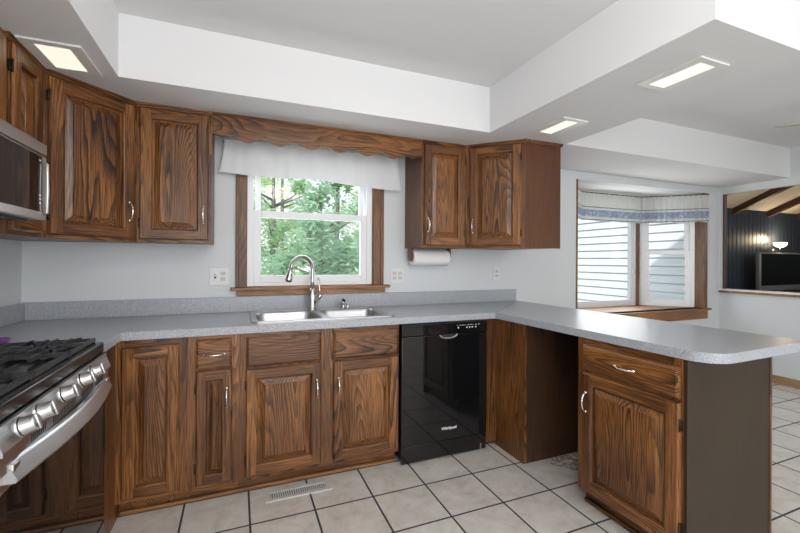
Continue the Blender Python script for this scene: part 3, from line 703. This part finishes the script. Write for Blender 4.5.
# vent strip over the door
b = MB(); b.box(-.52, -.487, Y0_+.004, Y1_-.004, .770, .818, STEEL, .002); vt = b.build('vent_strip', STEEL, rg)
for g0, g1 in ((1.30, 1.38), (1.43, 1.60), (1.66, 1.76), (1.80, 1.88)):
    b = MB(); k = g0
    while k < g1: b.box(-.488, -.4865, k, k+.006, .792, .813, DARKSLOT); k += .011
    b.build('vent_slots', DARKSLOT, vt)
od = MB(); od.box(-.5235, -.498, Y0_+.003, Y1_-.003, .205, .764, GLASSB, .002); od = od.build('oven_door', GLASSB, rg)
b = MB(); b.box(-.5232, -.4972, Y0_+.003, Y1_-.003, .722, .7655, STEEL, .002)
b.build('door_rail', STEEL, od)
b = MB(); n = 28; rows = []
for i in range(n+1):
    t = i/n; y = Y0_+.045+(Y1_-Y0_-.055)*t; bow = .034*math.sin(math.pi*t)
    xf = -.490+bow; rows.append([(xf-.020, y, .786), (xf-.004, y, .790), (xf, y, .784), (xf+.018, y, .747), (xf+.014, y, .740), (xf-.012, y, .741)])
b.grid(rows, STEEL, closed=True, smooth=False, caps=True)
for y in (Y0_+.047, Y1_-.046): b.box(-.4968, -.480, y, y+.034, .742, .784, STEEL, .003)
b.build('handle', STEEL, od)
b = MB(); b.box(-.5235, -.498, Y0_+.003, Y1_-.003, .065, .198, GLASSB, .002); b.build('drawer', GLASSB, rg)
b = MB()
for y in (Y0_+.06, Y1_-.06):
    for x in (-1.04, -.57): b = MB(); b.lathe((x, y, 0), [(.016, 0), (.016, .012), (.009, .014), (.009, .06)], BLACKM, 12); b.build('foot', BLACKM, rg)
# burners and grates
for bx_, by_, r in ((-.65, 1.35, .05), (-.93, 1.35, .038), (-.79, 1.58, .055), (-.65, 1.81, .042), (-.93, 1.81, .05)):
    b = MB(); b.lathe((bx_, by_, .9275), [(r+.012, 0), (r+.012, .003), (r, .004), (r, .008), (r-.004, .012), (.0001, .012)], IRON, 22)
    b.build('burner', IRON, rg)
gw = (Y1_-Y0_-.024)/3
for k in range(3):
    ya = Y0_+.010+k*(gw+.002); yb = ya+gw; b = MB(); zt = .945; x0, x1 = -1.062, -.528
    def bar(p, q_, w=.0055, hh=.0065):
        p, q_ = Vector(p), Vector(q_); d = (q_-p).normalized(); s_ = d.cross(Vector((0, 0, 1))).normalized()*w; u = Vector((0, 0, hh))
        rows = [[pp-s_-u, pp+s_-u, pp+s_*.7+u, pp-s_*.7+u] for pp in (p, q_)]; b.grid(rows, IRON, closed=True, smooth=False, caps=True)
    for y in (ya+.007, yb-.007): bar((x0, y, zt-.006), (x1, y, zt-.006))
    for x in (x0+.006, (x0+x1)/2, x1-.006): bar((x, ya, zt-.006), (x, yb, zt-.006))
    for x in (x0+.075, x0+.15, (x0+x1)/2-.07, (x0+x1)/2+.07, x1-.15, x1-.075): bar((x, ya+.012, zt), (x, ya+gw*.36, zt)); bar((x, yb-gw*.36, zt), (x, yb-.012, zt))
    for cx_ in ((-.65, -.93) if k != 1 else (-.79,)):
        ym = (ya+yb)/2
        for f in (-1, 1):
            bar((cx_, ym+f*.028, zt), (cx_, ym+f*(gw/2-.006), zt)); bar((cx_+f*.028, ym, zt), (cx_+f*.118, ym, zt))
            bar((cx_+f*.022, ym+.022, zt), (cx_+f*.075, ym+gw/2-.01, zt)); bar((cx_+f*.022, ym-.022, zt), (cx_+f*.075, ym-gw/2+.01, zt))
    for x in (x0+.008, x1-.008):
        for y in (ya+.008, yb-.008): b.box(x-.006, x+.006, y-.006, y+.006, .9282, zt-.01, IRON)
    b.build('grate', IRON, rg)
# little dish on the counter beyond the range
b = MB(); b.lathe((-.915, 2.12, .9145), [(.0001, 0), (.035, 0), (.048, .010), (.052, .019), (.049, .019), (.044, .010), (.032, .004), (.0001, .004)], None, 26, cap=False)
DISH = mat('purple_glazed', srgb(120, 60, 150), .15); o = b.build('small_dish', DISH); recenter(o, (-.915, 2.12, .9145)); tag(o, 'small shallow purple dish on the counter behind the stove', 'dish')

# ------------------------------------------------------------------ microwave
mw = thing('microwave', 'over-the-range stainless microwave with dark glass door, on the left wall', 'microwave', (-.9, 1.58, 1.415))
MX = -.687; ya, yb = 1.153, 1.952
b = MB(); b.box(-1.122, MX-.024, ya, yb, 1.412, 1.704, mat('microwave_case', srgb(120, 120, 122), .4, .7), .003); b.build('case', None, mw)
b = MB(); b.box(MX-.0235, MX, ya, yb, 1.66, 1.704, STEEL, .003); b.build('top_band', STEEL, mw)
b = MB(); b.box(MX-.0235, MX-.002, ya, yb, 1.4125, 1.657, STEEL, .003); mdr = b.build('door', STEEL, mw)
b = MB(); b.box(MX-.003, MX+.001, ya+.02, 1.875, 1.440, 1.650, GLASSB, .001); b.build('window_glass', GLASSB, mdr)
b = MB(); b.box(MX-.003, MX+.0008, 1.8765, 1.908, 1.440, 1.650, BLACKG, .0008); cpx = b.build('control_strip', BLACKG, mdr)
for z in (1.47, 1.485, 1.50, 1.63): b = MB(); b.box(MX+.0009, MX+.0013, 1.884, 1.898, z, z+.005, PRINT); b.build('button_mark', PRINT, cpx)
b = MB(); b.tube([(MX-.001, 1.926, 1.435), (MX+.010, 1.926, 1.440), (MX+.011, 1.926, 1.53), (MX+.010, 1.926, 1.625), (MX-.001, 1.926, 1.632)], .0055, STEEL, 10); b.build('handle', STEEL, mdr)
b = MB(); b.box(-1.08, MX-.04, ya+.05, yb-.05, 1.404, 1.412, BLACKM); b.build('grease_filter', BLACKM, mw)

# ------------------------------------------------------------------ towel holder, roll, outlets
th = thing('paper_towel_holder', 'wooden paper towel holder screwed beneath the cabinet right of the window', 'towel holder', (1.385, 2.79, 1.2835))
RZ = 1.287
for xa in (1.221, 1.5475):
    b = MB(); pr = [(2.755, 1.357), (2.825, 1.357), (2.822, 1.30)] + [(2.79+.024*math.cos(t), RZ-.002+.024*math.sin(t)) for t in [math.radians(a) for a in range(0, -181, -20)]] + [(2.758, 1.30)]
    b.grid([[(x, y, z) for y, z in pr] for x in (xa, xa+.014)], OTV, closed=True, smooth=False, caps=True); b.build('bracket', OTV, th)
b = MB(); b.tube([(1.235, 2.79, RZ), (1.5475, 2.79, RZ)], .011, OT, 14); b.build('dowel', OT, th)
b = MB(); b.lathe((1.2385, 2.79, RZ), [(.021, 0), (.060, 0), (.0625, .003), (.0625, .300), (.060, .303), (.021, .303), (.021, 0)], PAPER, 36, 'x', cap=False)
o = b.build('paper_towel_roll', PAPER); recenter(o, (1.39, 2.79, RZ-.0625)); tag(o, 'white paper towel roll hanging under the cabinet right of the window', 'paper towels')
def duplex(b, x, z, y):
    for dz in (-.019, .019):
        b.box(x-.0155, x+.0155, y-.0025, y, z+dz-.0125, z+dz+.0125, PLATED, .001)
        for dx_ in (-.006, .006): b.box(x+dx_-.001, x+dx_+.001, y-.0030, y-.0024, z+dz-.003, z+dz+.006, DARKSLOT)
def plate(name, label, cat, x0, x1, z0, z1, kinds, group=None):
    t_ = thing(name, label, cat, ((x0+x1)/2, YB-.003, z0), group=group)
    b = MB(); b.box(x0, x1, YB-.0065, YB-.0004, z0, z1, PLATE, .002); b.build('cover_plate', PLATE, t_)
    for x, kd in kinds:
        b = MB(); zc = (z0+z1)/2
        if kd == 'o': duplex(b, x, zc, YB-.006); b.build('socket', PLATED, t_)
        else:
            b.box(x-.006, x+.006, YB-.0078, YB-.006, zc-.014, zc+.014, DARKSLOT); b.box(x-.004, x+.004, YB-.018, YB-.007, zc-.002, zc+.011, PLATE, .001); b.build('toggle_switch', PLATE, t_)
plate('switch_plate', 'double wall plate with a switch and socket left of the window', 'light switch', -.170, -.052, 1.095, 1.212, [(-.135, 's'), (-.088, 'o')])
plate('wall_outlet', 'double wall plate with two sockets between window and paper towels', 'outlet', 1.100, 1.212, 1.087, 1.205, [(1.132, 'o'), (1.18, 'o')])
plate('wall_outlet', 'single wall outlet above the backsplash near its right end', 'outlet', 2.052, 2.122, 1.097, 1.213, [(2.087, 'o')])

# ------------------------------------------------------------------ curtains
def sheet(b, P, nu, z_top, z_bot, nv, amp, freq, thick, m, flare=0):
    """gathered cloth along a horizontal path P(u)->(x,y,nx,ny)"""
    rowsF, rowsB = [], []
    for j in range(nv+1):
        v = j/nv; rf, rb = [], []
        for i in range(nu+1):
            u = i/nu; x, y, nx, ny = P(u); zt_, zb_ = z_top(u), z_bot(u)
            a = amp*(.35+.65*v)*(math.sin(u*freq)+.5*math.sin(u*freq*2.3+1.3)+.35*math.sin(u*freq*.43+v*2))
            z = zt_+(zb_-zt_)*v; x += flare*(u-.5)*(v**1.5)*(2*abs(u-.5))**3*1.3 if j else 0
            rf.append((x+nx*(a-thick/2), y+ny*(a-thick/2), z)); rb.append((x+nx*(a+thick/2), y+ny*(a+thick/2), z))
        rowsF.append(rf); rowsB.append(rb)
    b.grid(rowsF, m); b.grid(rowsB, m)
cu = thing('window_valance', 'white sheer gathered valance curtain across the top of the kitchen window', 'curtain', (.52, 2.80, 2.03))
b = MB(); sheet(b, lambda u: (-.078+1.198*u, 2.805, 0, -1), 240, lambda u: 2.055, lambda u: 1.829-.032*u-.004*math.sin(u*9)+.012*math.exp(-((u-.47)/.12)**2), 10, .0048, 40, .0012, SHEER, .050); b.build('cloth', SHEER, cu)
b = MB(); b.tube([(-.09, YB-.001, 2.045), (-.085, 2.805, 2.045), (.5, 2.808, 2.045), (1.13, 2.805, 2.045), (1.135, YB-.001, 2.045)], .006, WHITE, 8); b.build('rod', WHITE, cu)
bp0, bp1, bp2, bp3 = Vector((BX0+.06, YB+.12)), Vector((CX0+.06, CY-.085)), Vector((CX1-.06, CY-.085)), Vector((BX1-.030, YB-.030))
for nm, lab, p, q_ in (('window_valance', 'white valance with a blue band over the straight middle bay window', bp1, bp2), ('window_valance', 'white valance with a blue band over the right angled bay window', bp2+Vector((.004, -.004)), bp3), ('window_valance', 'white valance with a blue band over the left angled bay window', bp0, bp1+Vector((-.004, -.004)))):
    mid = (p+q_)/2; c = thing(nm, lab, 'curtain', (mid.x, mid.y, 1.72), group='blue-banded bay valances'); d = (q_-p); nr = Vector((d.y, -d.x)).normalized()
    b = MB(); sheet(b, lambda u: (p.x+d.x*u, p.y+d.y*u, nr.x, nr.y), 170, lambda u: 2.042, lambda u: 1.722+.004*math.sin(u*17), 8, .008, 75, .0012, BAND); b.build('cloth', BAND, c)
    b = MB(); b.tube([(p.x, p.y, 2.035), (q_.x, q_.y, 2.035)], .005, BRONZE, 8); b.build('rod', BRONZE, c)

# ------------------------------------------------------------------ recessed lights
def reclight(label, x0, x1, y0, y1, ix, iy):
    t_ = thing('recessed_light', label, 'ceiling light', ((x0+x1)/2, (y0+y1)/2, ZS-.008), group='rectangular soffit lights')
    b = MB(); zt = ZS-.0006
    o1 = [(x0, y0), (x1, y0), (x1, y1), (x0, y1)]; i1 = [(x0+ix, y0+iy), (x1-ix, y0+iy), (x1-ix, y1-iy), (x0+ix, y1-iy)]
    b.prism([o1, i1], ZS-.009, zt, TRIMW); b.build('trim_frame', TRIMW, t_)
    b = MB(); b.box(x0+ix, x1-ix, y0+iy, y1-iy, ZS-.005, zt, LENS); b.build('lens', LENS, t_)
reclight('rectangular recessed light above the left corner cabinets', -.800, -.592, 1.984, 2.262, .045, .032)
reclight('rectangular recessed light in the soffit near the right end cabinet', 1.800, 1.992, 1.825, 2.118, .045, .030)
reclight('rectangular recessed light in the peninsula soffit, nearest the camera', 1.790, 1.985, 1.062, 1.352, .045, .030)
# ceiling lamp added out of frame to light the kitchen tray
kl = thing('added_ceiling_lamp', 'round white ceiling lamp added out of frame to light the kitchen tray', 'ceiling light', (.5, .35, 2.33))
b = MB(); b.lathe((.5, .35, 2.33), [(.0001, 0), (.10, .01), (.16, .04), (.18, .085)], mat('opal_lamp_glass', (.9, .9, .9), .4, emit=(1, .97, .93), estr=2), 32, cap=False); b.build('shade', None, kl)
b = MB(); b.lathe((.5, .35, 2.415), [(.185, 0), (.185, .016)], WHITE, 32); b.build('base', WHITE, kl)
d = bpy.data.lights.new('tray_fill_light', 'POINT'); o = bpy.data.objects.new('tray_fill_light', d); COL.objects.link(o); o.location = (.5, .35, 2.22); d.energy = 19; d.shadow_soft_size = .16; d.color = (1, .97, .94)

# ceiling fan in the dining area
BLADE = mat('fan_blade_paint', srgb(186, 184, 176), .5)
fn = thing('ceiling_fan', 'white ceiling fan over the dining area, one blade tip in view', 'ceiling fan', (4.2, 1.25, 2.2))
FZ = 2.285
b = MB(); b.lathe((4.2, 1.25, 2.19), [(.0001, 0), (.05, .0), (.09, .03), (.10, .07), (.09, .11), (.03, .13), (.02, .16), (.02, .20), (.06, .215), (.07, .2414)], WHITE, 28, cap=False); b.build('motor', WHITE, fn)
for k in range(5):
    a = math.radians(134.4+72*k); b = MB()
    b.box(.10, .19, -.012, .012, FZ-.004, FZ+.003, BRONZE); rows = []
    for i in range(9):
        t = i/8; x = .17+.46*t; w_ = .052+.016*t
        if i == 8: w_ = .045
        rows.append([(x, -w_, FZ+.010), (x, w_, FZ-.012), (x, w_, FZ-.006), (x, -w_, FZ+.016)])
    b.grid(rows, BLADE, closed=True, smooth=False, caps=True)
    b.xform(Matrix.Translation((4.2, 1.25, 0)) @ Matrix.Rotation(a, 4, 'Z')); b.build('blade', BLADE, fn)

# ------------------------------------------------------------------ floor register and broken tile
fr = thing('floor_register', 'white louvred metal floor register in front of the sink cabinet', 'floor vent', (.32, 2.22, 0))
b = MB(); x0, x1, y0, y1 = .142, .492, 2.170, 2.268
b.prism([[(x0, y0), (x1, y0), (x1, y1), (x0, y1)], [(x0+.025, y0+.022), (x1-.025, y0+.022), (x1-.025, y1-.022), (x0+.025, y1-.022)]], .0006, .006, REG)
k = x0+.028
while k < x1-.03: b.box(k, k+.006, y0+.022, y1-.022, .0012, .005, REG); k += .0115
b.build('grille', REG, fr)
b = MB(); b.box(x0+.025, x1-.025, y0+.022, y1-.022, .0003, .0011, mat('register_dark', srgb(120, 118, 114), .7)); b.build('duct_opening', None, fr)
b = MB(); pts = [(1.80, 1.93), (1.86, 1.975), (1.95, 1.988), (2.08, 1.985), (2.12, 1.90), (2.0, 1.80), (1.95, 1.74), (1.90, 1.82), (1.87, 1.87)]
vs = []
rnd = random.Random(3)
P2 = []
for a_, c_ in zip(pts, pts[1:]+pts[:1]):
    P2.append(a_); P2.append(((a_[0]+c_[0])/2+rnd.uniform(-.012, .006), (a_[1]+c_[1])/2+rnd.uniform(-.012, -.002)))
b.prism([P2], .0005, .0045, STONE); o = b.build('broken_tile_patch', STONE); recenter(o, (1.95, 1.9, 0)); tag(o, 'rough patch of bare mortar where tile is broken inside the empty cabinet gap', 'floor patch')

# ------------------------------------------------------------------ family room: TV, stand, sconce
tv = thing('television', 'large flat television with a silver frame standing in the family room', 'television', (11.0, 4.9, .6))
b = MB(); b.box(10.15, 11.85, 4.86, 4.94, .66, 1.475, mat('tv_silver', srgb(150, 150, 150), .4, .5), .012); b.build('housing', None, tv)
b = MB(); b.box(10.20, 11.80, 4.853, 4.861, .775, 1.445, mat('tv_screen', (.006, .007, .007), .15)); b.build('screen', None, tv)
b = MB(); b.box(10.7, 11.3, 4.80, 5.0, .60, .615, STEEL); b.box(10.9, 11.1, 4.89, 4.93, .615, .67, STEEL); b.build('foot', STEEL, tv)
ts = thing('television_stand', 'dark low stand under the family room television', 'tv stand', (11.0, 4.9, 0))
b = MB(); b.box(9.9, 12.1, 4.68, 5.12, .06, .60, BEAM, .006); b.build('case', BEAM, ts)
for x in (9.95, 12.05):
    for y in (4.72, 5.08): b = MB(); b.box(x-.02, x+.02, y-.02, y+.02, 0, .06, BEAM); b.build('leg', BEAM, ts)
sn = thing('wall_sconce', 'lit glass wall sconce glowing above the television', 'wall lamp', (11.37, 5.19, 1.5))
b = MB(); b.lathe((11.37, 5.195, 1.53), [(.0001, -.014), (.045, -.014), (.05, 0)], NICKEL, 20, 'y', cap=False); b.tube([(11.37, 5.19, 1.53), (11.37, 5.09, 1.52), (11.37, 5.07, 1.60)], .012, NICKEL, 10); b.build('arm', NICKEL, sn)
b = MB(); rows = []
for (r_, hh) in ((.03, 1.60), (.11, 1.62), (.165, 1.66), (.175, 1.715)):
    rows.append([(11.37+r_*math.cos(t), 5.07+r_*.6*math.sin(t), hh) for t in [2*math.pi*k/24 for k in range(24)]])
b.grid(rows, None, closed=True); b.build('glass_shade', mat('sconce_glass', (.9, .85, .75), .4, emit=(1, .88, .62), estr=3.5), sn)
d = bpy.data.lights.new('sconce_bulb', 'POINT'); o = bpy.data.objects.new('sconce_bulb', d); COL.objects.link(o); o.location = (11.37, 4.98, 1.80); d.energy = 14; d.shadow_soft_size = .1; d.color = (1, .80, .52)
area('family_room_cool_light', (9.5, 0, 2.0), (10, 5, 2.2), 3, 1.4, 50, (.93, .96, 1))  # broad cool area light facing the navy wall, no window behind it
area('family_room_warm_fill', (8.6, 2.6, 2.5), (9.5, 4.5, 4.2), 3, 3, 26, (1, .85, .62))  # added warm fill aimed up at the sloped ceiling, no fixture here

# ------------------------------------------------------------------ trees beyond the kitchen window
def tree(label, x, y, hgt, rad, leaf, n, zc, seed, lean=0, cone=False, trunk=.11):
    rnd = random.Random(seed)
    t_ = thing('tree', label, 'tree', (x, y, -.5), group='garden trees')
    b = MB(); b.tube([(x, y, -.5), (x+lean*.3, y, hgt*.35), (x+lean*.7, y, hgt*.7), (x+lean, y, hgt)], [trunk, trunk*.8, trunk*.5, .02], BARK, 8)
    for k in range(9):
        a = rnd.uniform(0, 6.28); z0_ = rnd.uniform(zc-rad*.7, zc+rad*.5); L = rad*rnd.uniform(.5, .9)
        b.tube([(x+lean*z0_/hgt, y, z0_), (x+math.cos(a)*L*.6, y+math.sin(a)*L*.6, z0_+L*.25), (x+math.cos(a)*L, y+math.sin(a)*L, z0_+L*.45)], [trunk*.35, trunk*.2, .008], BARK, 5)
    b.build('trunk', BARK, t_)
    b = MB(); cl = []
    for k in range(34):
        while True:
            v = Vector((rnd.uniform(-1, 1), rnd.uniform(-1, 1), rnd.uniform(-1, 1)))
            if v.length < 1: break
        if cone: s_ = 1-.45*(v.z+1); v.x *= s_; v.y *= s_
        cl.append((Vector((x+lean*.6, y, zc))+Vector((v.x*rad, v.y*rad, v.z*rad*(1.6 if cone else 1.1))), rad*rnd.uniform(.16, .34)))
    k_ = b.mi(leaf)
    for i in range(n):
        c_, r_ = cl[rnd.randrange(len(cl))]
        p = c_+Vector((rnd.gauss(0, .5), rnd.gauss(0, .5), rnd.gauss(0, .42)))*r_
        u = Vector((rnd.uniform(-1, 1), rnd.uniform(-1, 1), rnd.uniform(-.5, .5))).normalized(); v = u.cross(Vector((rnd.uniform(-1, 1), rnd.uniform(-1, 1), 1))).normalized()
        s_ = rnd.uniform(.03, .065)
        vs_ = [b.bm.verts.new(q_) for q_ in (p-u*s_*1.3, p+v*s_*.6, p+u*s_*1.3, p-v*s_*.6)]; f = b.bm.faces.new(vs_); f.material_index = k_
    b.build('foliage', leaf, t_, normals=False)
tree('bluish green tree spreading low, nearest behind the kitchen window', 1.45, 7.6, 2.7, 1.15, LEAF2, 6500, 1.35, 2)
tree('yellow-green tree at the right of the kitchen window view', 3.75, 9.6, 3.2, .95, LEAF3, 4500, 1.3, 4)
tree('tall slim tree with bare trunk right of centre in the window view', 2.35, 10.2, 4.6, .40, LEAF1, 1100, 3.4, 3, .1, trunk=.09)
tree('leafy green tree at the left of the kitchen window view', .9, 11.3, 4.2, 1.35, LEAF1, 5200, 2.3, 1)
tree('pale green tree behind the yellow-green one, right of the slim trunk', 4.1, 12.6, 5.0, 1.3, LEAF1, 4500, 2.9, 6)
tree('tall airy green tree far back at the upper left of the window view', 1.6, 16.0, 6.0, 1.9, LEAF3, 3400, 3.2, 8)
tree('broad dark green tree farthest back at the right of the window view', 5.4, 17.5, 5.6, 1.8, LEAF2, 5000, 2.6, 5)
